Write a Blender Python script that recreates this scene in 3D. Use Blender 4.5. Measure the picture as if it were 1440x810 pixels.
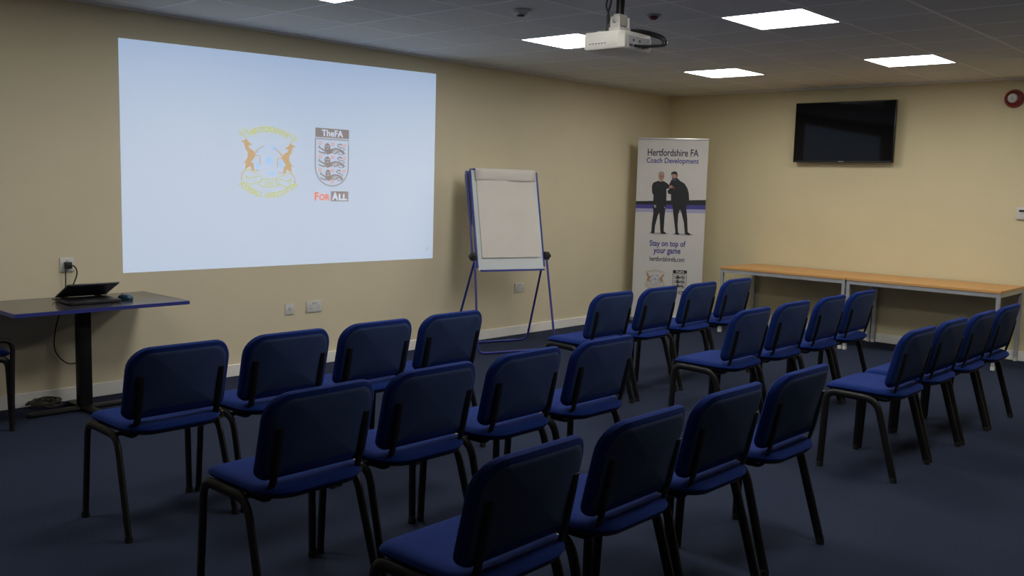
import bpy, bmesh, math, random
from mathutils import Vector, Matrix
for o in list(bpy.data.objects): bpy.data.objects.remove(o, do_unlink=True)
sc = bpy.context.scene
C = sc.collection
random.seed(4)
PI = math.pi

# ------------------------------------------------------------------ camera
YAW, PITCH, ROLL = -0.7377, -0.1100, 0.0278
CAM = Vector((6.5679, -10.0698, 1.579))
FPX = 1318.13
fw = Vector((math.sin(YAW)*math.cos(PITCH), math.cos(YAW)*math.cos(PITCH), math.sin(PITCH)))
rt = Vector((math.cos(YAW), -math.sin(YAW), 0)); up = rt.cross(fw)
r2 = rt*math.cos(ROLL)+up*math.sin(ROLL); u2 = -rt*math.sin(ROLL)+up*math.cos(ROLL)
cam_data = bpy.data.cameras.new('camera'); cam = bpy.data.objects.new('camera', cam_data); C.objects.link(cam)
M = Matrix((r2, u2, -fw)).transposed().to_4x4(); M.translation = CAM
cam.matrix_world = M
cam_data.sensor_width = 36; cam_data.lens = FPX/1440*36; cam_data.clip_start = 0.05
sc.camera = cam

# ------------------------------------------------------------------ light and exposure
w = bpy.data.worlds.new('world'); sc.world = w; w.use_nodes = True
w.node_tree.nodes['Background'].inputs[0].default_value = (0.5, 0.55, 0.65, 1)
w.node_tree.nodes['Background'].inputs[1].default_value = 0.02
sc.view_settings.view_transform = 'Standard'; sc.view_settings.look = 'None'
sc.view_settings.gamma = 1; sc.view_settings.use_curve_mapping = False
sc.view_settings.exposure = 0.0
PANEL = 18.5          # strength of the ceiling light panels
BEAM = 1.0          # strength of the projected picture

# ------------------------------------------------------------------ materials
MATS = {}
def mat(name, col, rough=0.6, var=0.0, scale=40, bump=0.0, bscale=None, metal=0.0, spec=0.5, detail=3, coat=0.0, sheen=0.0):
    m = bpy.data.materials.new(name); m.use_nodes = True
    nt = m.node_tree; b = nt.nodes['Principled BSDF']
    b.inputs['Roughness'].default_value = rough; b.inputs['Metallic'].default_value = metal
    b.inputs['Specular IOR Level'].default_value = spec
    if coat: b.inputs['Coat Weight'].default_value = coat
    if sheen:
        b.inputs['Sheen Weight'].default_value = sheen; b.inputs['Sheen Roughness'].default_value = 0.5
        b.inputs['Sheen Tint'].default_value = (0.35, 0.45, 1, 1)
    tc = nt.nodes.new('ShaderNodeTexCoord')
    n = nt.nodes.new('ShaderNodeTexNoise'); n.inputs['Scale'].default_value = scale; n.inputs['Detail'].default_value = detail
    nt.links.new(tc.outputs['Object'], n.inputs['Vector'])
    r = nt.nodes.new('ShaderNodeValToRGB')
    r.color_ramp.elements[0].position = 0.3; r.color_ramp.elements[1].position = 0.7
    lo = [max(0, c*(1-var)) for c in col]; hi = [min(1, c*(1+var)) for c in col]
    r.color_ramp.elements[0].color = (*lo, 1); r.color_ramp.elements[1].color = (*hi, 1)
    nt.links.new(n.outputs['Fac'], r.inputs['Fac']); nt.links.new(r.outputs['Color'], b.inputs['Base Color'])
    if bump:
        n2 = nt.nodes.new('ShaderNodeTexNoise'); n2.inputs['Scale'].default_value = bscale or scale*4
        n2.inputs['Detail'].default_value = 2
        nt.links.new(tc.outputs['Object'], n2.inputs['Vector'])
        bp = nt.nodes.new('ShaderNodeBump'); bp.inputs['Strength'].default_value = bump; bp.inputs['Distance'].default_value = 0.004
        nt.links.new(n2.outputs['Fac'], bp.inputs['Height']); nt.links.new(bp.outputs['Normal'], b.inputs['Normal'])
    MATS[name] = m
    return m
def emit(name, col, s, base=(0.67, 0.595, 0.415)):
    m = bpy.data.materials.new(name); m.use_nodes = True
    b = m.node_tree.nodes['Principled BSDF']
    b.inputs['Base Color'].default_value = (*base, 1); b.inputs['Roughness'].default_value = 0.75
    b.inputs['Specular IOR Level'].default_value = 0.2
    b.inputs['Emission Color'].default_value = (*col, 1); b.inputs['Emission Strength'].default_value = s
    MATS[name] = m
    return m
def srgb(r, g, b):
    f = lambda c: (c/255/12.92 if c/255 <= 0.04045 else ((c/255+0.055)/1.055)**2.4)
    return (f(r), f(g), f(b))

mat('wall_paint', (0.67, 0.595, 0.415), 0.75, 0.03, 1.3, 0.06, 180)
mat('wall_paint_back', (0.685, 0.605, 0.38), 0.75, 0.03, 1.3, 0.06, 180)
mat('carpet', (0.0225, 0.030, 0.056), 0.95, 0.35, 160, 0.6, 420, spec=0.1, detail=6)
mat('tile', (0.73, 0.735, 0.70), 0.9, 0.04, 60, 0.25, 260, spec=0.1)
mat('tbar', (0.88, 0.88, 0.88), 0.5, 0.02, 8)
mat('skirting', (0.84, 0.82, 0.77), 0.45, 0.03, 5)
mat('fabric', (0.0055, 0.023, 0.148), 0.9, 0.22, 420, 0.5, 900, spec=0.15, sheen=0.06)
mat('shade_navy', (0.026, 0.048, 0.125), 0.7, 0.15, 300, 0.2, 700, spec=0.3)  # shaded rear of the blue fabric, put into a darker colour
mat('frame_black', (0.007, 0.007, 0.008), 0.42, 0.1, 30, spec=0.35)
mat('plastic_black', (0.012, 0.012, 0.013), 0.5, 0.1, 60)
mat('clip_warm_glint', (0.16, 0.12, 0.07), 0.35, 0.1, 30, metal=0.6)  # warm reflection on the black tube bends put into the clip colour
mat('cable_brown', (0.05, 0.04, 0.03), 0.6, 0.2, 30)
mat('white_plastic', (0.62, 0.61, 0.58), 0.4, 0.02, 20)
mat('grey_plastic', (0.42, 0.42, 0.44), 0.45, 0.03, 20)
mat('projector_white', (0.68, 0.66, 0.61), 0.4, 0.02, 20)
mat('lens_glass', (0.02, 0.02, 0.03), 0.05)
mat('dark', (0.015, 0.015, 0.017), 0.5)
mat('laminate_grey', (0.040, 0.036, 0.048), 0.25, 0.06, 8, coat=0.4)
mat('blue_edge', (0.030, 0.038, 0.20), 0.35, 0.05, 12)
mat('blue_tube', (0.018, 0.026, 0.20), 0.3, 0.05, 12)
mat('whiteboard', (0.54, 0.58, 0.57), 0.25, 0.02, 4)
mat('paper', (0.60, 0.56, 0.51), 0.85, 0.03, 4, 0.12, 9)
mat('steel_grey', (0.42, 0.43, 0.45), 0.38, 0.05, 20, metal=0.35)
mat('aluminium', (0.55, 0.55, 0.55), 0.35, 0.05, 20, metal=0.8)
mat('banner_white', (0.58, 0.56, 0.535), 0.6, 0.02, 6)
mat('red_plastic', (0.22, 0.018, 0.016), 0.35, 0.05, 12)
mat('maroon', (0.10, 0.015, 0.02), 0.5, 0.05, 12)
mat('tv_bezel', (0.006, 0.006, 0.007), 0.3, 0.05, 20)
mat('tv_screen', (0.004, 0.004, 0.005), 0.04, 0.02, 5, spec=0.22)
mat('laptop_black', (0.014, 0.014, 0.016), 0.4, 0.05, 30)
mat('laptop_lid', (0.035, 0.036, 0.042), 0.4, 0.05, 30)
mat('laptop_screen', (0.05, 0.05, 0.065), 0.25, 0.05, 30)
mat('mouse_blue', (0.01, 0.05, 0.08), 0.25, 0.05, 30)
mat('cable', (0.012, 0.012, 0.012), 0.5)
# wood veneer with grain
m = mat('wood', (0.50, 0.27, 0.105), 0.42, 0.0)
nt = m.node_tree; b = nt.nodes['Principled BSDF']
tc = nt.nodes.new('ShaderNodeTexCoord'); mp = nt.nodes.new('ShaderNodeMapping'); mp.inputs['Scale'].default_value = (1.2, 22, 22)
n = nt.nodes.new('ShaderNodeTexNoise'); n.inputs['Scale'].default_value = 3; n.inputs['Detail'].default_value = 6
r = nt.nodes.new('ShaderNodeValToRGB'); r.color_ramp.elements[0].color = (0.50, 0.25, 0.075, 1); r.color_ramp.elements[1].color = (0.66, 0.36, 0.125, 1)
nt.links.new(tc.outputs['Object'], mp.inputs['Vector']); nt.links.new(mp.outputs['Vector'], n.inputs['Vector'])
nt.links.new(n.outputs['Fac'], r.inputs['Fac']); nt.links.new(r.outputs['Color'], b.inputs['Base Color'])
emit('panel_light', (1.0, 0.98, 0.94), PANEL)
# printed colours of the banner
for k, c in (('ink_black', (0.012, 0.012, 0.016)), ('ink_navy', (0.03, 0.03, 0.16)), ('ink_dark', (0.045, 0.045, 0.075)),
             ('ink_blue', (0.055, 0.05, 0.26)), ('ink_lilac', (0.36, 0.35, 0.52)), ('ink_gold', (0.42, 0.24, 0.09)), ('ink_pale', (0.52, 0.44, 0.33)),
             ('ink_sky', (0.30, 0.40, 0.62)), ('ink_skin', (0.40, 0.22, 0.15)), ('ink_hair', (0.32, 0.29, 0.27)),
             ('ink_shadow', (0.35, 0.34, 0.36)), ('ink_white', (0.70, 0.68, 0.66)), ('ink_red', (0.35, 0.05, 0.03))):
    mat(k, c, 0.6, 0.02, 8)
# projected light of the picture on the wall
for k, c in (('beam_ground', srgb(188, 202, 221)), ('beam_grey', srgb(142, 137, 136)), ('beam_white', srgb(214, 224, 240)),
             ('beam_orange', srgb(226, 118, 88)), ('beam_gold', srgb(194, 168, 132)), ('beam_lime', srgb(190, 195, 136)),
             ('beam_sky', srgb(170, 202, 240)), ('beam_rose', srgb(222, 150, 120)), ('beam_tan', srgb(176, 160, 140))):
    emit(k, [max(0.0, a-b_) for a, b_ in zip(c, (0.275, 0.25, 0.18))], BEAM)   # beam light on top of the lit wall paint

# ------------------------------------------------------------------ helpers
def obj(name, bm, material, parent=None, smooth=False, loc=None):
    me = bpy.data.meshes.new(name)
    bmesh.ops.recalc_face_normals(bm, faces=bm.faces)
    bm.to_mesh(me); bm.free()
    for mm in (material if isinstance(material, (list, tuple)) else [material]): me.materials.append(MATS[mm])
    if smooth:
        for p in me.polygons: p.use_smooth = True
        try: me.set_sharp_from_angle(angle=math.radians(40))
        except Exception: pass
    o = bpy.data.objects.new(name, me); C.objects.link(o)
    if parent: o.parent = parent
    if loc: o.location = loc
    return o
def tag(o, label, cat, group=None):
    o['label'] = label; o['category'] = cat
    if group: o['group'] = group
    return o
def thing(name, label, cat, loc=(0, 0, 0), rotz=0, group=None):
    o = bpy.data.objects.new(name, None); C.objects.link(o)
    o.empty_display_size = 0.1
    o.location = loc; o.rotation_euler = (0, 0, rotz)
    return tag(o, label, cat, group)
def struct(o): o['kind'] = 'structure'; return o
def box(bm, x0, x1, y0, y1, z0, z1, bevel=0):
    vs = [bm.verts.new((x, y, z)) for z in (z0, z1) for y in (y0, y1) for x in (x0, x1)]
    fs = [bm.faces.new([vs[i] for i in q]) for q in ((0, 2, 3, 1), (4, 5, 7, 6), (0, 1, 5, 4), (2, 6, 7, 3), (0, 4, 6, 2), (1, 3, 7, 5))]
    if bevel:
        es = list({e for f in fs for e in f.edges})
        bmesh.ops.bevel(bm, geom=es, offset=bevel, segments=2, affect='EDGES', profile=0.5)
    return bm
def B(*a, **k): return box(bmesh.new(), *a, **k)
def fillet(pts, rad, n=5):
    pts = [Vector(p) for p in pts]; out = [pts[0]]
    for i in range(1, len(pts)-1):
        a, p, c = pts[i-1], pts[i], pts[i+1]
        d1 = (a-p); d2 = (c-p); r = min(rad, d1.length*0.48, d2.length*0.48)
        s, e = p+d1.normalized()*r, p+d2.normalized()*r
        for k in range(n+1):
            t = k/n; out.append(s*(1-t)**2+p*2*t*(1-t)+e*t*t)
    out.append(pts[-1]); return out
def smooth_path(pts, n=8):
    P = [Vector(p) for p in pts]; P = [P[0]*2-P[1]]+P+[P[-1]*2-P[-2]]; out = []
    for i in range(1, len(P)-2):
        for k in range(n):
            t = k/n
            out.append(0.5*((2*P[i])+(P[i+1]-P[i-1])*t+(2*P[i-1]-5*P[i]+4*P[i+1]-P[i+2])*t*t+(3*P[i]-P[i-1]-3*P[i+1]+P[i+2])*t**3))
    out.append(P[-2]); return out
def tube(bm, pts, r, r2=None, seg=8, ref=(0, 1, 0)):
    """sweep an ellipse (r along ref, r2 across) along the points"""
    pts = [Vector(p) for p in pts]; r2 = r2 or r
    rings = []; n1 = Vector(ref)
    for i, p in enumerate(pts):
        t = (pts[min(i+1, len(pts)-1)]-pts[max(i-1, 0)]).normalized()
        n = n1-t*n1.dot(t)
        if n.length < 1e-4: n = t.orthogonal()
        n.normalize(); n1 = n; n2 = t.cross(n)
        rings.append([bm.verts.new(p+n*(r*math.cos(2*PI*k/seg))+n2*(r2*math.sin(2*PI*k/seg))) for k in range(seg)])
    for a, c in zip(rings, rings[1:]):
        for k in range(seg): bm.faces.new((a[k], a[(k+1) % seg], c[(k+1) % seg], c[k]))
    bm.faces.new(rings[0]); bm.faces.new(list(reversed(rings[-1])))
    return bm
def T(*a, **k): return tube(bmesh.new(), *a, **k)
def lathe(bm, prof, c=(0, 0, 0), axis='z', seg=24):
    """prof: (radius, height) pairs, closed with caps"""
    c = Vector(c); rings = []
    def place(x, y, h):
        return c+(Vector((x, y, h)) if axis == 'z' else Vector((h, x, y)) if axis == 'x' else Vector((x, -h, y)))
    for r, h in prof:
        if r < 1e-6: rings.append([bm.verts.new(place(0, 0, h))])
        else: rings.append([bm.verts.new(place(r*math.cos(2*PI*k/seg), r*math.sin(2*PI*k/seg), h)) for k in range(seg)])
    for a, d in zip(rings, rings[1:]):
        for k in range(seg):
            k2 = (k+1) % seg
            if len(a) == 1 and len(d) == 1: continue
            if len(a) == 1: bm.faces.new((a[0], d[k], d[k2]))
            elif len(d) == 1: bm.faces.new((a[k], a[k2], d[0]))
            else: bm.faces.new((a[k], a[k2], d[k2], d[k]))
    for rg in (rings[0], rings[-1]):
        if len(rg) > 2: bm.faces.new(rg)
    return bm
def L(*a, **k): return lathe(bmesh.new(), *a, **k)
def rrect(w, h, rads, n=7):
    """rounded rectangle outline centred on 0; rads = (bl, br, tr, tl)"""
    out = []
    for (sx, sy), r, a0 in zip(((-1, -1), (1, -1), (1, 1), (-1, 1)), rads, (PI, 1.5*PI, 0, 0.5*PI)):
        cx, cy = sx*(w/2-r), sy*(h/2-r)
        for k in range(n+1):
            a = a0+(PI/2)*k/n; out.append((cx+r*math.cos(a), cy+r*math.sin(a)))
    return out
def pad(outline, prof, place, inner=(0.88, 0.76, 0.62, 0.46, 0.24)):
    """a cushion: the outline lofted through prof = (inset, height) rings and closed towards the middle; place(u, v, h) -> 3D"""
    bm = bmesh.new(); rings = []
    ext = max(max(abs(u) for u, v in outline), max(abs(v) for u, v in outline))
    us = max(abs(u) for u, v in outline); vs = max(abs(v) for u, v in outline)
    def ring(inset, h): return [bm.verts.new(place(u*(1-inset/us), v*(1-inset/vs), h)) for u, v in outline]
    i0, h0 = prof[0]; i1, h1 = prof[-1]
    def ringf(f, h, i): return [bm.verts.new(place(u*(1-i/us)*f, v*(1-i/vs)*f, h)) for u, v in outline]
    for f in reversed(inner): rings.append(ringf(f, h0, i0))
    for i, h in prof: rings.append(ring(i, h))
    for f in inner: rings.append(ringf(f, h1+0.0035*(1-f*f), i1))
    n = len(outline)
    for a, c in zip(rings, rings[1:]):
        for k in range(n): bm.faces.new((a[k], a[(k+1) % n], c[(k+1) % n], c[k]))
    for rg, h in ((rings[0], h0), (rings[-1], h1+0.004)):
        c = bm.verts.new(place(0, 0, h))
        for k in range(n): bm.faces.new((rg[k], rg[(k+1) % n], c))
    return bm
def children(o): return [c for c in bpy.data.objects if c.parent == o]
def copy_tree(o, parent=None):
    c = o.copy(); C.objects.link(c); c.parent = parent
    for ch in children(o): copy_tree(ch, c)
    return c

# ------------------------------------------------------------------ flat print (lettering, crests): thin layered pieces
def text_polys(body, bold=0.0):
    cu = bpy.data.curves.new('lettering', 'FONT'); cu.body = body; cu.size = 1; cu.offset = bold; cu.resolution_u = 3
    o = bpy.data.objects.new('lettering_tmp', cu); C.objects.link(o)
    dg = bpy.context.evaluated_depsgraph_get(); ev = o.evaluated_get(dg); me = ev.to_mesh()
    vs = [(v.co.x, v.co.y) for v in me.vertices]; fs = [list(p.vertices) for p in me.polygons]
    ev.to_mesh_clear(); bpy.data.objects.remove(o); bpy.data.curves.remove(cu)
    return vs, fs
class Print:
    def __init__(s, mats): s.v = []; s.f = []; s.mi = []; s.mats = mats; s.layer = 0.0
    def poly(s, pts, m):
        i = len(s.v); lay = s.layer+len(s.f)%90*1.2e-5; s.v += [(x, y, lay) for x, y in pts]; s.f.append(list(range(i, i+len(pts)))); s.mi.append(s.mats.index(m))
    def stroke(s, pts, w, m):
        ws = w if isinstance(w, (list, tuple)) else [w]*len(pts)
        P = [Vector(p) for p in pts]; Lf = []; Rt = []
        for i, p in enumerate(P):
            t = (P[min(i+1, len(P)-1)]-P[max(i-1, 0)]).normalized(); n = Vector((-t.y, t.x))*ws[i]/2
            Lf.append(p+n); Rt.append(p-n)
        for i in range(len(P)-1): s.poly([Lf[i], Lf[i+1], Rt[i+1], Rt[i]], m)
    def disc(s, c, rx, ry, m, n=16, a0=0): s.poly([(c[0]+rx*math.cos(a0+2*PI*k/n), c[1]+ry*math.sin(a0+2*PI*k/n)) for k in range(n)], m)
    def ring(s, c, r, w, m, n=12): s.stroke([(c[0]+r*math.cos(2*PI*k/n), c[1]+r*math.sin(2*PI*k/n)) for k in range(n+1)], w, m)
    def text(s, body, x0, x1, y0, y1, m, bold=0.0):
        """fit the lettering's bounding box into x0..x1, y0 (bottom)..y1 (top)"""
        vs, fs = text_polys(body, bold)
        ax, bx = min(v[0] for v in vs), max(v[0] for v in vs); ay, by = min(v[1] for v in vs), max(v[1] for v in vs)
        i = len(s.v)
        s.v += [(x0+(x-ax)/(bx-ax)*(x1-x0), y0+(y-ay)/(by-ay)*(y1-y0), s.layer) for x, y in vs]
        for f in fs: s.f.append([i+k for k in f]); s.mi.append(s.mats.index(m))
    def arc_text(s, body, c, R, a0, a1, h, m, inward=False, bold=0.035, ry=1.0):
        n = len(body)
        for k, ch in enumerate(body):
            if ch == ' ': continue
            a = a0+(a1-a0)*(k+0.5)/n
            vs, fs = text_polys(ch, bold); bx = max(v[0] for v in vs); ax = min(v[0] for v in vs)
            q = h/0.72; i = len(s.v)
            rot = (a-PI/2) if not inward else (a+PI/2)
            for x, y in vs:
                lx, ly = (x-(ax+bx)/2)*q*0.85, (y-0.36)*q
                s.v.append((c[0]+R*math.cos(a)+lx*math.cos(rot)-ly*math.sin(rot), c[1]+R*ry*math.sin(a)+lx*math.sin(rot)+ly*math.cos(rot), s.layer))
            for f in fs: s.f.append([i+k2 for k2 in f]); s.mi.append(s.mats.index(m))
    def build(s, name, place, parent):
        me = bpy.data.meshes.new(name); me.from_pydata([place(*v) for v in s.v], [], s.f)
        for m in s.mats: me.materials.append(MATS[m])
        me.polygons.foreach_set('material_index', s.mi); me.update()
        o = bpy.data.objects.new(name, me); C.objects.link(o); o.parent = parent
        return o
LAY = 0.0015
def stag_crest(gold, lime, sky, ground):
    """county crest: two stags beside a football above a ribbon; drawn on a 654 x 810 sheet, y down"""
    p = Print([gold, lime, sky, ground])
    st = [(85, 218), (118, 205), (130, 190), (145, 220), (178, 240), (165, 250), (148, 248), (150, 270), (190, 295), (210, 325), (200, 350), (182, 375),
          (168, 398), (190, 405), (192, 440), (198, 462), (172, 466), (166, 430), (132, 447), (115, 472), (118, 440), (124, 402), (98, 404), (120, 388), (141, 350), (140, 310), (120, 280), (110, 235)]
    ball = (323, 375)
    F = lambda P, mir: [((645-x) if mir else x, 810-y-(18 if mir else 0)) for x, y in P]
    p.layer = LAY; 
    for c, rx, ry in (((323, 378), 40, 44), ((368, 266), 36, 22), ((352, 489), 42, 20), ((232, 290), 28, 30), ((222, 425), 24, 38), ((430, 405), 24, 40), ((270, 262), 20, 14)):
        p.disc((c[0], 810-c[1]), rx, ry, sky, 6)
    p.layer = 2*LAY
    for mir in (False, True):
        p.poly(F(st, mir), gold)
        for P, wd in (([(205, 312), (235, 275), (282, 242)], [14, 9, 6]), ([(200, 332), (246, 336), (246, 415)], 8), ([(172, 464), (238, 466)], 8), ([(118, 465), (90, 500), (86, 560)], 8)):
            p.stroke(F(P, mir), wd, gold)
        for P in ([(128, 195), (95, 160), (62, 140)], [(95, 160), (72, 170)], [(104, 170), (100, 125), (105, 95)], [(128, 195), (118, 150), (125, 105)], [(118, 150), (135, 120)], [(84, 150), (78, 120)]):
            p.stroke(F(P, mir), 6, lime)
        for P in ([(118, 512), (150, 535), (200, 525), (256, 508), (262, 560)], [(126, 575), (160, 592), (215, 570), (262, 560)], [(118, 512), (140, 545), (126, 575)], [(100, 480), (150, 455), (172, 475), (230, 500)]):
            p.stroke(F(P, mir), 8, lime)
    p.stroke(F([(262, 540), (390, 540), (424, 585), (380, 606), (262, 606), (232, 588), (262, 540)], False), 8, lime)
    for yy in (562, 576, 590): p.stroke(F([(284, yy), (364, yy)], False), 6, lime)
    p.arc_text('HERTFORDSHIRE', (325, 810-430), 330, PI/2+0.56, PI/2-0.56, 48, lime)
    p.arc_text('FOOTBALL ASSOCIATION', (322, 810-350), 330, -PI/2-0.82, -PI/2+0.82, 46, lime, inward=True)
    return p
def lion_shield(dark, white, rose, forcol, allbox):
    """shield with three lions under a lettered bar; drawn on a 472 x 810 sheet, y down"""
    p = Print([dark, white, rose, forcol, allbox]); Y = lambda P: [(x, 810-y) for x, y in P]
    p.layer = LAY
    p.poly(Y([(73, 72), (392, 72), (392, 158), (73, 158)]), dark)
    curve = [(388-0*k, 172+(430-172)*k/4) for k in range(5)]+[(388-(388-230)*(1-math.cos(a)), 430+177*math.sin(a)) for a in (0.3, 0.6, 0.9, 1.2, 1.57)]
    left = [(462-x, y) for x, y in reversed(curve)]
    p.stroke(Y([(74, 172)]+curve+left[1:]+[(74, 168)]), 9, dark)
    for dy, sq in ((0, 1.0), (122, 1.0), (244, 0.86)):
        G = lambda P: Y([(231+(x-231)*sq, y+dy) for x, y in P])
        p.layer = LAY
        p.stroke(G([(165, 268), (190, 292), (225, 280), (262, 262), (305, 268), (345, 292)]), [30, 48, 40, 28, 28, 20], dark)
        p.disc(G([(186, 246)])[0], 28*sq, 38, dark, 12)
        for P, wd in (([(165, 280), (132, 262), (104, 250)], [16, 12, 12]), ([(170, 302), (140, 300), (112, 292)], [16, 12, 12]), ([(104, 250), (116, 236)], 9), ([(112, 292), (104, 282)], 9),
                      ([(300, 275), (270, 295), (246, 302)], [18, 12, 12]), ([(330, 282), (345, 300), (322, 310)], [18, 14, 10]), ([(290, 296), (312, 312)], 9), ([(345, 300), (358, 292)], 9),
                      ([(335, 272), (352, 256), (330, 244), (296, 240), (280, 226), (296, 212), (322, 214), (318, 226)], [8, 8, 8, 9, 9, 12, 14, 8])):
            p.stroke(G(P), wd, dark)
        p.layer = 2*LAY
        p.stroke(G([(172, 236), (180, 240)]), 6, white); p.stroke(G([(190, 240), (199, 236)]), 6, white); p.stroke(G([(178, 262), (194, 262)]), 5, white)
        p.stroke(G([(230, 284), (262, 268), (300, 274)]), 4, white)
    p.layer = 2*LAY
    for c in ((118, 212), (235, 215), (348, 222), (117, 333), (232, 338), (348, 343), (117, 457), (231, 460), (344, 462), (230, 564)):
        p.ring((c[0], 810-c[1]), 12, 6, rose)
    p.text('TheFA', 132, 334, 810-146, 810-86, white, 0.02)
    p.text('F', 68, 104, 810-742, 810-664, forcol, 0.04); p.text('OR', 110, 212, 810-740, 810-680, forcol, 0.04)
    p.layer = LAY; p.poly(Y([(222, 654), (390, 654), (390, 748), (222, 748)]), allbox)
    p.layer = 2*LAY; p.text('A', 232, 290, 810-738, 810-664, white, 0.04); p.text('LL', 296, 378, 810-738, 810-678, white, 0.04)
    return p

# ------------------------------------------------------------------ the room
H = 2.7317
X1, Y1 = 8.6, -12.6
struct(obj('floor', B(-0.1, X1+0.1, Y1-0.1, 0.1, -0.1, 0), 'carpet'))
struct(obj('wall_left', B(-0.1, 0, Y1, 0.1, 0, H+0.2), 'wall_paint'))
struct(obj('wall_back', B(0, X1, 0, 0.1, 0, H+0.2), 'wall_paint_back'))
struct(obj('wall_right', B(X1, X1+0.1, Y1, 0.1, 0, H+0.2), 'wall_paint'))
struct(obj('wall_front', B(-0.1, X1+0.1, Y1-0.1, Y1, 0, H+0.2), 'wall_paint'))
ceiling = struct(obj('ceiling', B(-0.1, X1+0.1, Y1-0.1, 0.1, H+0.10, H+0.2), 'tile'))
def skirt(name, x0, x1, y0, y1):
    struct(obj(name, B(x0, x1, y0, y1, 0, 0.095, bevel=0.004), 'skirting'))
skirt('baseboard_left', 0, 0.018, Y1, 0); skirt('baseboard_back', 0.018, X1, -0.018, 0)
skirt('baseboard_right', X1-0.018, X1, Y1, -0.018); skirt('baseboard_front', 0.018, X1-0.018, Y1, Y1+0.018)
GX, GY, S = 1.4157, -4.4012, 0.6
LIT = [(0, -8), (0, -4), (0, 0), (0, 4), (3, -4), (3, 0), (3, 4), (6, -4), (6, 0), (6, 4)]
UNLIT = []
slots = set(LIT+UNLIT)
tm = None
ix0, ix1 = -3, int((X1-GX)/S); iy0, iy1 = int((Y1-GY)/S)-1, 7
for i in range(ix0, ix1+1):
    for j in range(iy0, iy1+1):
        if (i, j) in slots: continue
        xa, xb = max(GX+i*S, 0), min(GX+(i+1)*S, X1); ya, yb = max(GY+j*S, Y1), min(GY+(j+1)*S, 0)
        if xb-xa < 0.03 or yb-ya < 0.03: continue
        full = xb-xa > S-1e-4 and yb-ya > S-1e-4
        jit = random.uniform(0, 0.0006)
        if full:
            if tm is None:
                o = obj('tile', B(-0.294, 0.294, -0.294, 0.294, 0, 0.015, bevel=0.003), 'tile', ceiling); tm = o.data
            else:
                o = bpy.data.objects.new('tile', tm); C.objects.link(o); o.parent = ceiling
            o.location = ((xa+xb)/2, (ya+yb)/2, H+0.0018+jit)
        else:
            obj('tile', B(xa+0.006, xb-0.006, ya+0.006, yb-0.006, 0, 0.015), 'tile', ceiling, loc=(0, 0, H+0.0018+jit))
for i in range(ix0, ix1+2):
    x = GX+i*S
    if 0.02 < x < X1-0.02: obj('ceiling_bar', B(x-0.0115, x+0.0115, Y1, 0, H+0.0005, H+0.0035), 'tbar', ceiling)
for j in range(iy0, iy1+2):
    y = GY+j*S
    if Y1+0.02 < y < -0.02: obj('ceiling_bar', B(0, X1, y-0.0115, y+0.0115, H+0.001, H+0.003), 'tbar', ceiling)
struct(obj('trim_1', B(0, 0.02, Y1, 0, H-0.012, H+0.003), 'tbar'))
struct(obj('trim_2', B(0.02, X1, -0.02, 0, H-0.012, H+0.003), 'tbar'))

# ------------------------------------------------------------------ ceiling light panels
def light_panel(i, j, label):
    x, y = GX+i*S+S/2, GY+j*S+S/2
    t = thing('ceiling_light', label, 'light', (x, y, H), 0, 'square ceiling light panels')
    fb = bmesh.new()
    for a in ((-0.298, 0.298, -0.298, -0.284), (-0.298, 0.298, 0.284, 0.298), (-0.298, -0.284, -0.284, 0.284), (0.284, 0.298, -0.284, 0.284)):
        box(fb, *a, -0.004, 0.03)
    obj('frame', fb, 'tbar', t)
    obj('diffuser', B(-0.284, 0.284, -0.284, 0.284, -0.001, 0.012), 'panel_light', t)
LLAB = {(0, -8): 'square ceiling light panel over the laptop table end, out of view',
        (0, -4): 'square white ceiling light panel cut by the top edge above the projected picture',
        (0, 0): 'square white ceiling light panel just left of the ceiling projector',
        (0, 4): 'small square white ceiling light panel above the roll-up banner corner',
        (3, 0): 'largest square white ceiling light panel in view, right of the projector',
        (3, 4): 'square white ceiling light panel above and right of the wall television',
        (3, -4): 'square ceiling light panel over the middle chairs, out of view above',
        (6, -4): 'square ceiling light panel above the back row of chairs, out of view',
        (6, 0): 'square ceiling light panel right of the aisle, just above the picture edge',
        (6, 4): 'square ceiling light panel off to the right near the alarm sounder',
        }
for ij in LIT: light_panel(*ij, LLAB[ij])

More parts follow.
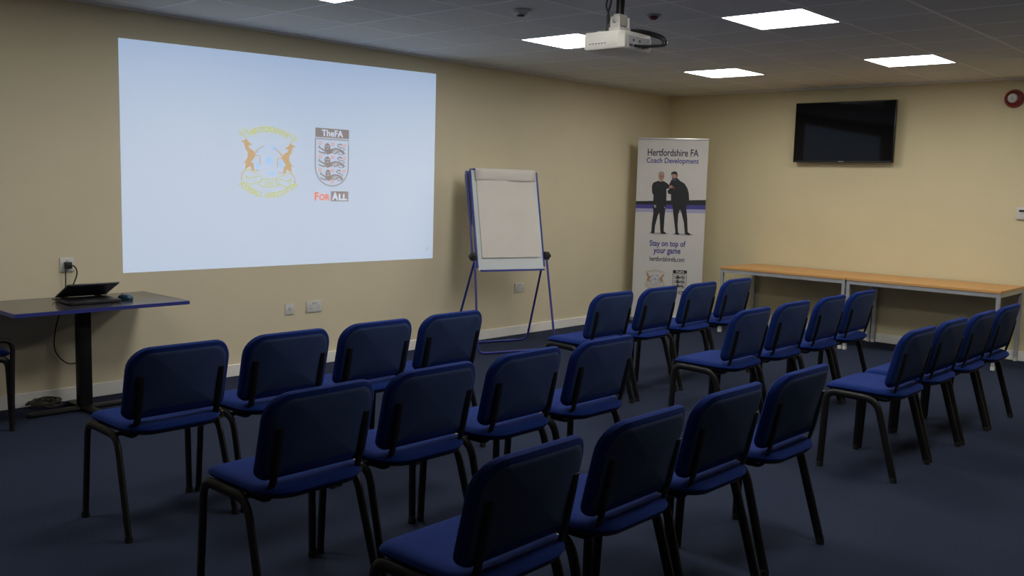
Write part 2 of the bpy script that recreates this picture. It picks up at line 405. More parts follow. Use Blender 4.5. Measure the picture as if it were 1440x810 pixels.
# ------------------------------------------------------------------ chairs (local: faces -x, origin on the floor between the feet)
def make_chair():
    t = thing('conference_chair', 'blue chair', 'chair')
    # seat cushion
    def ps(u, v, h):
        z = 0.469+h-0.022*max(0, (-u-0.12)/0.1)**2*(0.5 if h > 0 else 0.3)-0.35*max(0, 0.2-abs(v)*0.9)*0.03+0.10*v*v*1.2
        return Vector((u-0.020, v, z))
    seat = obj('seat', pad(rrect(0.445, 0.478, (0.075, 0.12, 0.12, 0.075)), [(0.03, -0.018), (0.008, -0.012), (0, 0.0), (0.004, 0.012), (0.018, 0.022), (0.045, 0.027)], ps), 'fabric', t, True)
    obj('seat_pan', pad(rrect(0.41, 0.44, (0.07, 0.1, 0.1, 0.07), 4), [(0.02, -0.030), (0, -0.024), (0, -0.016)], ps), 'plastic_black', seat, True)
    # backrest cushion, curved round the sitter and leaning back
    tl = math.tan(math.radians(13))
    def pb(u, v, h):
        z = 0.668+v+((0.034*min(1, -v/0.17)) if v < 0 else -0.008)*(u/0.245)**2
        x = 0.200+tl*(z-0.668)-0.72*u*u-h
        return Vector((x, u, z))
    brest = obj('backrest', pad(rrect(0.488, 0.355, (0.036, 0.036, 0.09, 0.09)), [(0.016, -0.021), (0.005, -0.017), (0, -0.006), (0.0, 0.006), (0.008, 0.017), (0.03, 0.022)], pb), 'fabric', t, True)
    obj('back_shade_panel', pad(rrect(0.446, 0.312, (0.03, 0.03, 0.08, 0.08)), [(0.02, -0.0235), (0.004, -0.0226), (0.0, -0.0195)], pb), 'shade_navy', brest, True)  # added panel that darkens the cushion's rear with painted shade
    # tubular frame: four legs, two side rails
    for s in (-1, 1):
        fr = fillet([(-0.215, 0.258*s, 0.012), (-0.205, 0.244*s, 0.445), (-0.09, 0.242*s, 0.443)], 0.06)
        lg = obj('leg', T(fr, 0.0125, 0.0205, 10), 'frame_black', t, True)
        obj('foot_cap', L([(0.018, 0), (0.019, 0.012), (0.016, 0.028)], (-0.215, 0.258*s, 0), seg=10), 'plastic_black', lg, True)
        rr = fillet([(0.212, 0.258*s, 0.012), (0.085, 0.244*s, 0.440), (-0.09, 0.242*s, 0.443)], 0.07)
        lg = obj('leg', T(rr, 0.0125, 0.0205, 10), 'frame_black', t, True)
        obj('foot_cap', L([(0.018, 0), (0.019, 0.012), (0.016, 0.028)], (0.212, 0.258*s, 0), seg=10), 'plastic_black', lg, True)
        # back support bar
        def bx(z, off=0.030): return 0.200+tl*(z-0.668)-0.72*0.19*0.19+off
        sp = [(bx(0.715, 0.024), 0.19*s, 0.715), (bx(0.66, 0.028), 0.19*s, 0.66), (bx(0.55, 0.030), 0.19*s, 0.55), (bx(0.46, 0.030), 0.19*s, 0.480), (0.135, 0.19*s, 0.434), (0.02, 0.19*s, 0.432)]
        sp = [sp[0], sp[1]]+fillet(sp[2:], 0.05)[0:]
        obj('back_support', T(sp, 0.017, 0.007, 10), 'frame_black', t, True)
    for x in (-0.14, 0.03):
        obj('crossbar', T([(x, -0.242, 0.432), (x, 0.242, 0.432)], 0.010, 0.010, 8, (0, 0, 1)), 'frame_black', t, True)
    # linking clip on the right-hand side
    cb = bmesh.new()
    box(cb, 0.060, 0.108, 0.232, 0.262, 0.418, 0.426); box(cb, 0.060, 0.108, 0.256, 0.264, 0.426, 0.452)
    tube(cb, fillet([(0.085, 0.212, 0.428), (0.085, 0.230, 0.464), (0.085, 0.262, 0.460), (0.085, 0.266, 0.425)], 0.02), 0.006, seg=8, ref=(1, 0, 0))
    obj('linking_clip', cb, 'clip_warm_glint', t, True).location = (-0.005, 0, 0.022)
    return t
proto = make_chair(); used = [False]
ROWS = {('left', 'front'): (2.775, (-8.02, -7.46, -6.90, -6.34)), ('left', 'middle'): (3.87, (-8.06, -7.50, -6.93, -6.36)), ('left', 'back'): (4.89, (-8.08, -7.50, -6.92, -6.33)),
        ('right', 'front'): (2.705, (-4.69, -4.10, -3.52, -2.94)), ('right', 'middle'): (3.77, (-4.67, -4.09, -3.51, -2.94)), ('right', 'back'): (4.795, (-4.65, -4.08, -3.51, -2.94))}
POSW = ('leftmost', 'second from the left', 'third from the left', 'rightmost')
jit = random.Random(11)
def place_chair(x, y, rz, label, group):
    o = proto if not used[0] else copy_tree(proto)
    used[0] = True
    o.location = (x, y, 0); o.rotation_euler = (0, 0, rz); o['label'] = label
    if group: o['group'] = group
    return o
for (blk, row), (xt, ys) in ROWS.items():
    for k, y in enumerate(ys):
        place_chair(xt-0.24+jit.uniform(-0.01, 0.01), y, math.radians(jit.uniform(-0.8, 0.8)),
                    'blue fabric chair, %s in the %s row of the %s-hand block' % (POSW[k], row, blk), 'chairs set out in rows')
ec = place_chair(0.305, -8.18, -PI/2, 'blue chair at the left picture edge beside the laptop table, one leg showing', None)
if 'group' in ec: del ec['group']
obj('arm_frame', T(fillet([(-0.205, 0.270, 0.0), (-0.225, 0.270, 0.560), (0.10, 0.270, 0.570)], 0.06), 0.013, 0.015, 10), 'frame_black', ec, True)

# ------------------------------------------------------------------ projected picture on the wall
PY0, PY1, PZ0, PZ1 = -7.0, -3.984, 0.865, 2.553
scr = bmesh.new()
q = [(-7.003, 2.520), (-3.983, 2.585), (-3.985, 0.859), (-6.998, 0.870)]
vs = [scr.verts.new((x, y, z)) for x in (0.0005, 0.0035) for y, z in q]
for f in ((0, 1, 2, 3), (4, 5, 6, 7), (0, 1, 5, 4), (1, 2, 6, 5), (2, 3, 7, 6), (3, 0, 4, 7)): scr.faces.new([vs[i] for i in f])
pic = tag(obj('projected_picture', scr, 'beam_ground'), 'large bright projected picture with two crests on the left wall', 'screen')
def crest_place(x0, x1, y0, y1, sheet, Ya, Yb, Za, Zb):
    """sheet pixel box (x0..x1, y0..y1 measured down) onto wall y Ya..Yb and z Za (top) .. Zb"""
    def f(x, y, l): return (0.0037+l, Ya+(x-x0)/(x1-x0)*(Yb-Ya), Zb+(y-(sheet-y1))/(y1-y0)*(Za-Zb))
    return f
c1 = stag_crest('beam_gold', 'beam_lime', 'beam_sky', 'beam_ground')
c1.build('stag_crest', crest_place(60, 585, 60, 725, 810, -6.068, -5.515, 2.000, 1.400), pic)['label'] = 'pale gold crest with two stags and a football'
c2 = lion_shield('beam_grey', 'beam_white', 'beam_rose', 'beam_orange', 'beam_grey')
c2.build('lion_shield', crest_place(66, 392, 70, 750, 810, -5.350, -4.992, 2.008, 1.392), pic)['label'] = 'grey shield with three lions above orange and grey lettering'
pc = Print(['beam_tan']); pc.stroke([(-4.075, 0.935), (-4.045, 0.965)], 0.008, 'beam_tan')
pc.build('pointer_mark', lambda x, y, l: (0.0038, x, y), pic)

# ------------------------------------------------------------------ ceiling projector
pt = thing('projector', 'white projector hanging from a black pole under the ceiling', 'projector', (3.205, -5.49, 2.372))
hb = bmesh.new()
hv = []
prof = [(-0.135, -0.16), (0.105, -0.16), (0.135, -0.13), (0.135, 0.13), (0.105, 0.16), (-0.105, 0.16), (-0.135, 0.13)]
def loft(bm, prof, zs):
    rings = [[bm.verts.new((x*s, y*s, z)) for x, y in prof] for z, s in zs]
    n = len(prof)
    for a, c in zip(rings, rings[1:]):
        for k in range(n): bm.faces.new((a[k], a[(k+1) % n], c[(k+1) % n], c[k]))
    bm.faces.new(rings[0]); bm.faces.new(rings[-1])
    return bm
body = obj('body', loft(hb, prof, [(0, 0.95), (0.008, 0.99), (0.06, 1.0), (0.092, 0.985), (0.1, 0.95)]), 'projector_white', pt, True)
ib = bmesh.new(); box(ib, 0.130, 0.138, -0.10, 0.115, 0.008, 0.075); obj('connector_panel', ib, 'grey_plastic', body)
for k, (y, z, wy, wz) in enumerate(((-0.075, 0.022, 0.03, 0.014), (-0.035, 0.022, 0.026, 0.014), (0.005, 0.022, 0.03, 0.012), (0.05, 0.024, 0.03, 0.02), (0.09, 0.03, 0.02, 0.02), (-0.05, 0.052, 0.012, 0.012), (0.01, 0.052, 0.012, 0.012))):
    obj('port', B(0.136, 0.1405, y-wy/2, y+wy/2, z-wz/2, z+wz/2), 'dark', body)
for k in range(6): obj('vent_slot', B(-0.10+k*0.022, -0.088+k*0.022, -0.1608, -0.157, 0.03, 0.034), 'dark', body)
ln = obj('lens', L([(0.04, 0), (0.04, 0.02), (0.034, 0.03)], (-0.150, 0.05, 0.05), 'x', 20), 'grey_plastic', body, True)
obj('lens_glass', L([(0.034, 0), (0.03, -0.006), (0.0, -0.010)], (-0.146, 0.05, 0.05), 'x', 20), 'lens_glass', ln, True)
mb = bmesh.new(); box(mb, -0.10, 0.08, -0.10, 0.10, 0.1, 0.106); box(mb, -0.06, 0.05, -0.07, 0.07, 0.106, 0.135, 0.004)
for s in (-1, 1): tube(mb, [(0.0, 0.06*s, 0.105), (0.07*s, 0.12*s, 0.103)], 0.008, seg=6, ref=(0, 0, 1))
obj('mount_plate', mb, 'projector_white', pt, True)
kb = bmesh.new(); box(kb, -0.035, 0.035, -0.05, -0.042, 0.13, 0.20, 0.003); box(kb, -0.035, 0.035, 0.042, 0.05, 0.13, 0.20, 0.003); box(kb, -0.022, 0.022, -0.04, 0.04, 0.15, 0.215, 0.004)
kn = obj('tilt_bracket', kb, 'projector_white', pt, True)
obj('bolt', L([(0.012, 0), (0.012, 0.008), (0.006, 0.012)], (0, -0.05, 0.172), 'y', 10), 'steel_grey', kn, True)
obj('pole', L([(0.026, 0.215), (0.026, H-2.372)], (0, 0, 0)), 'frame_black', pt, True)
obj('ceiling_flange', L([(0.07, H-2.372-0.012), (0.07, H-2.372-0.002)]), 'frame_black', pt, True)
cz = H-2.372
obj('cable', T(smooth_path([(-0.03, -0.045, cz-0.002), (-0.035, -0.05, 0.28), (-0.04, -0.07, 0.2), (-0.03, -0.08, 0.115)]), 0.006, seg=6), 'cable', pt, True)
obj('cable', T(smooth_path([(-0.045, -0.03, cz-0.002), (-0.06, -0.06, 0.27), (-0.035, -0.06, 0.19), (-0.04, -0.085, 0.115)]), 0.005, seg=6), 'cable', pt, True)
obj('cable', T(smooth_path([(0.02, 0.02, 0.125), (0.10, 0.10, 0.125), (0.17, 0.19, 0.10), (0.20, 0.185, 0.05), (0.17, 0.06, 0.028), (0.142, -0.035, 0.022)]), 0.008, seg=8), 'cable', pt, True)
obj('cable', T(smooth_path([(0.02, 0.03, 0.12), (0.09, 0.13, 0.115), (0.16, 0.20, 0.085), (0.18, 0.17, 0.045), (0.142, 0.05, 0.024)]), 0.006, seg=8), 'cable', pt, True)

# ------------------------------------------------------------------ detectors
d = thing('smoke_detector', 'white smoke detector on the ceiling left of the projector', 'detector', (2.27, -5.33, H))
obj('base', L([(0.068, 0), (0.066, -0.012)], seg=24), 'white_plastic', d, True)
obj('sensor_head', L([(0.05, -0.012), (0.048, -0.022), (0.034, -0.032), (0.0, -0.034)], seg=24), 'white_plastic', d, True)
obj('vent_ring', L([(0.030, -0.032), (0.026, -0.040), (0.0, -0.041)], seg=24), 'dark', d, True)
d = thing('ceiling_sensor', 'small dark red sensor on the ceiling right of the projector pole', 'sensor', (2.90, -4.70, H))
obj('base', L([(0.05, 0), (0.048, -0.008)], seg=24), 'grey_plastic', d, True)
obj('lens_dome', L([(0.035, -0.008), (0.03, -0.022), (0.018, -0.03), (0, -0.032)], seg=24), 'maroon', d, True)

# ------------------------------------------------------------------ wall sockets
def socket(name, y, z, wdt, hgt, label, kind):
    t = thing(name, label, 'socket', (0, y, z))
    obj('plate', B(0, 0.010, -wdt/2, wdt/2, -hgt/2, hgt/2, bevel=0.003), 'white_plastic', t, True)
    n = {'double': (-0.038, 0.038), 'single': (0,), 'blank': ()}[kind]
    for c in n:
        for dy, dz, a, b in ((0, 0.008, 0.003, 0.006), (-0.011, -0.014, 0.006, 0.003), (0.011, -0.014, 0.006, 0.003)):
            obj('pin_hole', B(0.0095, 0.0105, c+dy-a/2-0.001, c+dy+a/2+0.001, dz-b/2-0.001, dz+b/2+0.001), 'dark', t)
        obj('rocker_switch', B(0.009, 0.0135, c-0.006+(0.0 if c == 0 else (0.026 if c < 0 else -0.026)), c+0.006+(0.0 if c == 0 else (0.026 if c < 0 else -0.026)), 0.018, 0.034, bevel=0.001), 'grey_plastic', t)
    if kind == 'blank':
        for s in (-1, 1): obj('screw', L([(0.004, 0.010), (0.003, 0.0115)], (0, 0.03*s, 0), 'x', 8), 'steel_grey', t)
        obj('outlet_insert', B(0.009, 0.012, -0.013, 0.013, -0.014, 0.014, bevel=0.001), 'grey_plastic', t)
    return t
s1 = socket('wall_socket', -7.392, 0.948, 0.094, 0.098, 'white wall socket with a plug, above the laptop table', 'single')
socket('wall_plate', -5.594, 0.497, 0.086, 0.090, 'small square white wall plate left of the double socket', 'blank')
socket('wall_socket', -5.347, 0.502, 0.155, 0.098, 'white double wall socket low below the projected picture', 'double')
socket('wall_socket', -2.732, 0.500, 0.150, 0.098, 'white double wall socket low on the wall behind the flip chart', 'double')
# ------------------------------------------------------------------ laptop table
lt = thing('pedestal_table', 'dark grey table with blue edge on a black post against the wall', 'table', (0.375, -7.43, 0))
obj('tabletop', B(-0.325, 0.325, -0.555, 0.555, 0.712, 0.733, bevel=0.002), 'laminate_grey', lt)
eb = bmesh.new()
for a in ((-0.331, 0.331, -0.561, -0.5551), (-0.331, 0.331, 0.5551, 0.561), (-0.331, -0.3251, -0.555, 0.555), (0.3251, 0.331, -0.555, 0.555)): box(eb, *a, 0.710, 0.7335)
obj('edge_band', eb, 'blue_edge', lt)
obj('post', B(-0.085, -0.015, -0.04, 0.045, 0.03, 0.700, bevel=0.008), 'frame_black', lt, True)
obj('top_plate', B(-0.20, 0.20, -0.16, 0.16, 0.700, 0.712), 'frame_black', lt)
fb = bmesh.new(); box(fb, -0.26, 0.24, -0.035, 0.035, 0.0, 0.03, 0.008); box(fb, -0.085, -0.02, -0.36, 0.34, 0.0, 0.026, 0.008)
obj('base', fb, 'frame_black', lt, True)

# laptop: hinge on the wall side, lid half closed
lp = thing('laptop', 'black laptop with half-closed lid on the blue-edged table', 'laptop', (0.40, -7.42, 0.7335), math.radians(-2))
obj('base', B(-0.125, 0.125, -0.165, 0.165, 0.003, 0.024, bevel=0.004), 'laptop_black', lp, True)
obj('keyboard', B(-0.105, 0.02, -0.14, 0.14, 0.0235, 0.0252), 'dark', lp)
obj('touchpad', B(0.04, 0.105, -0.05, 0.05, 0.0235, 0.0247), 'laptop_lid', lp)
for sx in (-0.1, 0.1):
    for sy in (-0.13, 0.13): obj('rubber_foot', B(sx-0.012, sx+0.012, sy-0.012, sy+0.012, 0, 0.004), 'dark', lp)
lid = obj('lid', B(0, 0.245, -0.165, 0.165, 0, 0.010, bevel=0.003), 'laptop_lid', lp, True)
lid.location = (-0.123, 0, 0.026); lid.rotation_euler = (0, math.radians(-24), 0)
obj('display', B(0.012, 0.233, -0.152, 0.152, -0.0012, 0.0005), 'laptop_screen', lid)
for s in (-1, 1): obj('hinge', L([(0.007, -0.02), (0.007, 0.02)], (0, 0, 0), 'y', 8), 'dark', lp, True, loc=(-0.123, 0.11*s, 0.026))
# docking cable bundle at the left of the laptop
ms = thing('computer_mouse', 'dark blue computer mouse right of the laptop', 'mouse', (0.43, -7.185, 0.7335), math.radians(25))
def pm(u, v, h): return Vector((u, v, 0.012+h+(0.010 if h > 0 else 0)*(1-(u/0.06)**2)))
obj('shell', pad(rrect(0.105, 0.062, (0.028, 0.028, 0.028, 0.028), 5), [(0.004, -0.012), (0, -0.006), (0, 0.004), (0.006, 0.012), (0.014, 0.016)], pm), 'mouse_blue', ms, True)
obj('scroll_wheel', L([(0.008, -0.003), (0.008, 0.003)], (-0.025, 0, 0.034), 'y', 12), 'dark', ms, True)
pc = thing('power_cable', 'black cable from the wall plug to the laptop, looping below the table', 'cable', (0, -7.392, 0.948))
obj('plug', B(0.011, 0.045, -0.022, 0.022, -0.026, 0.02, bevel=0.005), 'cable', pc, True)
obj('cord', T(smooth_path([(0.04, 0.0, 0.0), (0.06, 0.03, -0.01), (0.07, 0.04, -0.06), (0.08, 0.0, -0.15), (0.12, -0.05, -0.20), (0.22, -0.16, -0.208), (0.273, -0.205, -0.196)]), 0.0045, seg=6), 'cable', pc, True)
obj('cord', T(smooth_path([(0.035, -0.02, -0.03), (0.03, -0.03, -0.22), (0.025, -0.09, -0.42), (0.025, -0.10, -0.58), (0.03, -0.02, -0.68), (0.10, 0.06, -0.66), (0.26, 0.03, -0.60)]), 0.0045, seg=6), 'cable', pc, True)
cb = bmesh.new()
rr = random.Random(3)
pts = []
for k in range(26):
    a = k*0.9; pts.append((0.06*math.cos(a)*(0.7+0.5*rr.random()), 0.10*math.sin(a)*(0.7+0.5*rr.random()), 0.008+0.045*rr.random()))
tag(obj('cable_bundle', T(smooth_path(pts, 5), 0.007, seg=6), 'cable_brown', None, True, loc=(0.10, -7.60, 0)), 'coiled dark cable on the floor behind the table post', 'cable')

# ------------------------------------------------------------------ flip chart easel (local: x = towards the room, y = across)
ez = thing('flip_chart_easel', 'blue tubular flip chart easel with whiteboard against the left wall', 'easel', (0.465, -3.455, 0), math.atan2(-0.32, 0.947))
zb, zt, nb, ntp = 0.770, 1.705, 0.09, -0.125
def bd(y, z, off=0.0): return (nb+(ntp-nb)*(z-zb)/(zt-zb)+off, y, z)
sl = (ntp-nb)/(zt-zb)
def slab(y0, y1, z0, z1, o0, o1):
    bm = bmesh.new(); vs = [bm.verts.new(bd(y, z, o)) for o in (o0, o1) for z in (z0, z1) for y in (y0, y1)]
    for f in ((0, 1, 3, 2), (4, 6, 7, 5), (0, 4, 5, 1), (2, 3, 7, 6), (0, 2, 6, 4), (1, 5, 7, 3)): bm.faces.new([vs[i] for i in f])
    return bm
yl, yr = -0.335, 0.375
obj('whiteboard', slab(yl, yr, zb, zt, -0.012, 0.0), 'whiteboard', ez)
for y in (yl-0.008, yr+0.008): obj('side_rail', T([bd(y, zb+0.02, -0.006), bd(y, zt-0.005, -0.006)], 0.012, 0.012, 8, (1, 0, 0)), 'blue_tube', ez, True)
obj('pen_tray', slab(yl+0.02, yr-0.01, zb-0.012, zb+0.004, -0.012, 0.035), 'blue_tube', ez)
# pad of paper with the used sheets folded over the top clamp
ppr = obj('paper_pad', slab(yl+0.045, yr-0.035, zb+0.115, zt-0.02, 0.0005, 0.012), 'paper', ez)
fold = bmesh.new(); nfold = 14; ringsf = []
for k in range(nfold+1):
    a = k/nfold
    if a < 0.55: t_ = a/0.55; off, zz = 0.014+0.016*math.sin(t_*PI*0.6), zt-0.095+t_*0.105
    else:
        t_ = (a-0.55)/0.45; off, zz = 0.030-0.075*t_, zt+0.01+0.012*math.sin(t_*PI)
    ringsf.append([fold.verts.new(bd(yl+0.035+(yr-yl-0.055)*j/8, zz+(0.006*math.sin(j*0.8) if k == 0 else 0), off+(0.004*math.sin(j*1.3) if k < 3 else 0))) for j in range(9)])
for a, c in zip(ringsf, ringsf[1:]):
    for j in range(8): fold.faces.new((a[j], a[j+1], c[j+1], c[j]))
fo = obj('folded_sheet', fold, 'paper', ppr, True)
md = fo.modifiers.new('thickness', 'SOLIDIFY'); md.thickness = 0.004
obj('clamp_bar', slab(yl+0.0, yr-0.0, zt-0.012, zt+0.012, -0.03, -0.012), 'blue_tube', ez)
hang = slab(yl-0.035, yr-0.06, zt-0.52, zt-0.0, -0.075, -0.072); obj('sheet_behind', hang, 'paper', ppr)
obj('back_stay', T([bd(yl-0.03, zt-0.01, -0.03), bd(yl-0.03, zb+0.12, -0.055)], 0.010, seg=8, ref=(1, 0, 0)), 'blue_tube', ez, True)
for y in (yl-0.045, yr+0.042):
    x = bd(0, 0.90)[0]
    kn = obj('knob', B(x-0.035, x+0.03, y-0.025, y+0.025, 0.855, 0.935, bevel=0.012), 'plastic_black', ez, True)
    obj('knob_screw', L([(0.02, -0.012), (0.02, 0.012)], (x, y+(0.03 if y > 0 else -0.03), 0.895), 'y', 12), 'plastic_black', kn, True)
obj('front_leg_frame', T(fillet([(0.07, yl-0.035, 0.90), (0.28, -0.42, 0.014), (0.28, 0.42, 0.014), (0.07, yr+0.035, 0.90)], 0.07), 0.011, seg=8, ref=(1, 0, 0)), 'blue_tube', ez, True)
obj('rear_leg_frame', T(fillet([(0.05, yl-0.02, 0.88), (-0.28, -0.42, 0.014), (-0.28, 0.42, 0.014), (0.05, yr+0.02, 0.88)], 0.07), 0.011, seg=8, ref=(1, 0, 0)), 'blue_tube', ez, True)

# ------------------------------------------------------------------ roll-up banner across the corner (local: x = to the right, -y = towards the room)
bn = thing('roll_up_banner', 'white roll-up banner with two dark-clad figures standing in the room corner', 'banner', (0.5185, -0.700, 0), math.atan2(0.448, 0.669))
BW = 0.805
sheet = obj('banner_sheet', B(-BW/2, BW/2, -0.002, 0.002, 0.07, 2.150), 'banner_white', bn)
obj('cassette', B(-BW/2-0.015, BW/2+0.015, -0.05, 0.05, 0.008, 0.085, bevel=0.015), 'aluminium', bn, True)
for s in (-1, 1): obj('swivel_foot', B(s*0.25-0.02, s*0.25+0.02, -0.17, 0.17, 0, 0.008, bevel=0.002), 'aluminium', bn)
obj('top_rail', B(-BW/2, BW/2, -0.008, 0.008, 2.145, 2.165, bevel=0.003), 'aluminium', bn, True)
obj('support_pole', T([(0, 0.025, 0.08), (0, 0.012, 2.15)], 0.009, seg=8, ref=(1, 0, 0)), 'aluminium', bn, True)
FR = lambda x, z, l: (x, -0.0021-l, z)
def prt(name, mats, fn):
    p = Print(mats); p.layer = LAY; fn(p); return p.build(name, FR, sheet)
def U(px, py):   # print position measured on the banner face
    left = 898-(py-195)*0.028
    return (px-left)*0.00815-BW/2, 2.150-(py-195)*0.00833
prt('heading', ['ink_dark'], lambda p: p.text('Hertfordshire FA', -0.290, 0.295, 1.955, 2.040, 'ink_dark', 0.018))
prt('subheading', ['ink_blue'], lambda p: p.text('Coach Development', -0.300, 0.300, 1.855, 1.937, 'ink_blue', 0.018))
def stripes(p):
    h = BW/2-0.0005
    p.poly([(-h, 1.425), (h, 1.462), (h, 1.400), (-h, 1.388)], 'ink_black')
    p.poly([(-h, 1.388), (h, 1.400), (h, 1.350), (-h, 1.342)], 'ink_blue')
    p.poly([(-h, 1.342), (h, 1.350), (h, 1.305), (-h, 1.300)], 'ink_lilac')
prt('stripes', ['ink_black', 'ink_blue', 'ink_lilac'], stripes)
# the two figures (flat print), drawn on a 634 x 810 sheet
def fig(x, y):
    px, py = 900+x/7.044, 225+y/7.044
    return U(px, py)
def figures(p):
    F = lambda P: [fig(*q) for q in P]
    p.layer = LAY
    for c, rx in (((200, 716), 0.115), ((445, 716), 0.125)): p.disc(fig(*c), rx, 0.012, 'ink_shadow', 18)
    p.layer = 2*LAY
    # left figure
    p.poly(F([(190, 195), (215, 205), (240, 195), (275, 215), (305, 240), (300, 265), (272, 275), (275, 340), (272, 420), (265, 470), (258, 560), (252, 690), (218, 692), (212, 590), (205, 510), (190, 540), (165, 640), (160, 695), (128, 692), (132, 620), (145, 520), (140, 420), (145, 340), (130, 315), (126, 250), (140, 215)]), 'ink_black')
    p.poly(F([(118, 712), (132, 690), (162, 694), (160, 716)]), 'ink_black'); p.poly(F([(218, 712), (222, 690), (252, 690), (282, 714), (250, 718)]), 'ink_black')
    # right figure
    p.poly(F([(322, 180), (345, 190), (380, 165), (405, 190), (450, 215), (480, 260), (495, 310), (500, 375), (478, 410), (472, 460), (485, 560), (492, 695), (462, 695), (452, 600), (425, 500), (410, 470), (395, 520), (390, 620), (396, 700), (370, 700), (362, 640), (345, 520), (338, 450), (320, 400), (318, 325), (290, 320), (282, 295), (305, 265), (300, 225)]), 'ink_black')
    p.poly(F([(362, 715), (370, 695), (396, 698), (412, 716), (390, 722)]), 'ink_black'); p.poly(F([(462, 715), (464, 692), (492, 692), (530, 716), (500, 722)]), 'ink_black')
    p.layer = 3*LAY
    p.disc(fig(220, 150), 0.034, 0.052, 'ink_skin', 14); p.disc(fig(350, 150), 0.032, 0.050, 'ink_skin', 14)
    p.poly(F([(190, 140), (194, 112), (218, 100), (244, 110), (250, 140), (236, 126), (204, 126)]), 'ink_hair')
    p.poly(F([(316, 140), (318, 112), (345, 98), (374, 106), (382, 140), (378, 158), (366, 128), (330, 126)]), 'ink_black')
    p.poly(F([(324, 158), (350, 168), (378, 154), (372, 184), (348, 192), (330, 184)]), 'ink_dark')
    p.poly(F([(205, 182), (232, 182), (226, 205), (212, 205)]), 'ink_skin'); p.poly(F([(298, 240), (325, 236), (340, 252), (318, 266), (302, 260)]), 'ink_skin')
    p.poly(F([(330, 262), (356, 254), (358, 262), (334, 270)]), 'ink_red')
    p.poly(F([(150, 432), (172, 434), (170, 462), (152, 460)]), 'ink_hair'); p.poly(F([(252, 450), (266, 452), (260, 462), (252, 460)]), 'ink_hair')
    p.stroke(F([(200, 152), (240, 152)]), 0.005, 'ink_dark'); p.stroke(F([(172, 242), (195, 242)]), 0.006, 'ink_dark')
prt('printed_figures', ['ink_black', 'ink_dark', 'ink_skin', 'ink_hair', 'ink_shadow', 'ink_red'], figures)['label'] = 'printed picture of two figures in black clothes'
prt('slogan', ['ink_blue'], lambda p: (p.text('Stay on top of', -0.222, 0.195, 0.885, 0.975, 'ink_blue', 0.024), p.text('your game', -0.175, 0.140, 0.800, 0.872, 'ink_blue', 0.024)))
prt('web_address', ['ink_dark'], lambda p: p.text('hertfordshirefa.com', -0.215, 0.190, 0.728, 0.785, 'ink_dark', 0.016))
def bplace(x0, x1, y0, y1, sheet_h, Xa, Xb, Za, Zb):
    return lambda x, y, l: (Xa+(x-x0)/(x1-x0)*(Xb-Xa), -0.0022-l, Zb+(y-(sheet_h-y1))/(y1-y0)*(Za-Zb))
stag_crest('ink_gold', 'ink_pale', 'ink_sky', 'ink_white').build('stag_crest', bplace(60, 585, 60, 725, 810, -0.262, -0.020, 0.632, 0.390), sheet)
lion_shield('ink_black', 'ink_white', 'ink_shadow', 'ink_red', 'ink_black').build('lion_shield', bplace(66, 392, 70, 750, 810, 0.060, 0.225, 0.632, 0.345), sheet)

# ------------------------------------------------------------------ wall television
tv = thing('television', 'black flat television mounted high on the back wall', 'television', (2.275, -0.045, 2.24))
tv.rotation_euler = (math.radians(0.3), 0, 0)
obj('cabinet', B(-0.556, 0.556, -0.060, -0.020, -0.326, 0.326, bevel=0.006), 'tv_bezel', tv, True)
obj('screen', B(-0.545, 0.545, -0.0615, -0.058, -0.305, 0.316), 'tv_screen', tv)
obj('bottom_strip', B(-0.545, 0.545, -0.0618, -0.058, -0.322, -0.307), 'tv_bezel', tv)
obj('power_light', B(-0.03, 0.03, -0.0625, -0.060, -0.320, -0.313), 'grey_plastic', tv)
obj('wall_bracket', B(-0.25, 0.25, -0.020, 0.026, -0.18, 0.18), 'plastic_black', tv)

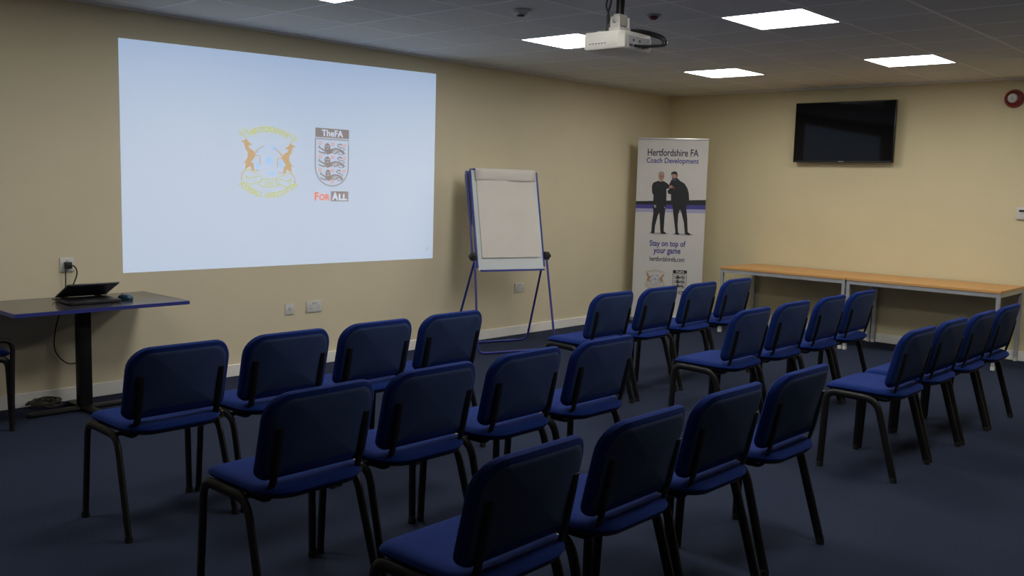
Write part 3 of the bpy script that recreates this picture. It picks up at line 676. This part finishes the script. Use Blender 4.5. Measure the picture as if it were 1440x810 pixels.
# ------------------------------------------------------------------ alarm sounder and room thermostat
al = thing('alarm_sounder', 'round red alarm sounder with white centre high on the back wall', 'alarm', (3.918, 0, 2.537))
obj('base', L([(0.088, 0.0), (0.088, 0.02), (0.082, 0.03)], (0, 0, 0), 'y', 32), 'red_plastic', al, True)
obj('horn_ring', L([(0.080, 0.03), (0.074, 0.055), (0.062, 0.062), (0.052, 0.050), (0.048, 0.035)], (0, 0, 0), 'y', 32), 'red_plastic', al, True)
cen = obj('centre_dome', L([(0.046, 0.034), (0.046, 0.055), (0.036, 0.066), (0, 0.070)], (-0.004, 0, 0.002), 'y', 28), 'white_plastic', al, True)
obj('centre_mark', B(-0.008, 0.004, -0.0715, -0.068, -0.010, 0.022), 'grey_plastic', cen); obj('centre_mark', B(-0.022, 0.014, -0.0715, -0.066, -0.014, -0.008), 'grey_plastic', cen)
th = thing('thermostat', 'white thermostat box at the right picture edge on the back wall', 'thermostat', (4.095, 0, 1.437))
obj('case', B(-0.068, 0.068, -0.028, 0, -0.058, 0.058, bevel=0.006), 'white_plastic', th, True)
obj('display', B(-0.045, 0.045, -0.0295, -0.027, 0.012, 0.034), 'dark', th); obj('slot', B(-0.035, 0.035, -0.0292, -0.027, -0.008, -0.002), 'grey_plastic', th)

# ------------------------------------------------------------------ two wooden tables along the back wall
def long_table(x0, x1, label):
    t = thing('long_table', label, 'table', ((x0+x1)/2, -0.415, 0), 0, 'wooden tables along the back wall')
    hx, hy = (x1-x0)/2, 0.390
    top = obj('tabletop', B(-hx, hx, -hy, hy, 0.710, 0.735, bevel=0.002), 'wood', t)
    fr = bmesh.new()
    for a in ((-hx+0.005, hx-0.005, -hy+0.005, -hy+0.035), (-hx+0.005, hx-0.005, hy-0.035, hy-0.005), (-hx+0.005, -hx+0.035, -hy+0.035, hy-0.035), (hx-0.035, hx-0.005, -hy+0.035, hy-0.035)): box(fr, *a, 0.672, 0.7095)
    obj('under_frame', fr, 'steel_grey', t)
    for sx in (-1, 1):
        for sy in (-1, 1):
            cx, cy = sx*(hx-0.022), sy*(hy-0.022)
            lg = obj('leg', B(cx-0.016, cx+0.016, cy-0.016, cy+0.016, 0.02, 0.672), 'steel_grey', t)
            obj('foot_cap', B(cx-0.018, cx+0.018, cy-0.018, cy+0.018, 0, 0.035, bevel=0.003), 'white_plastic', lg)
    return t
long_table(1.270, 2.705, 'long wooden-topped table on grey legs, left one, nearest the banner')
long_table(2.711, 4.155, 'long wooden-topped table on grey legs, right one, below the television')
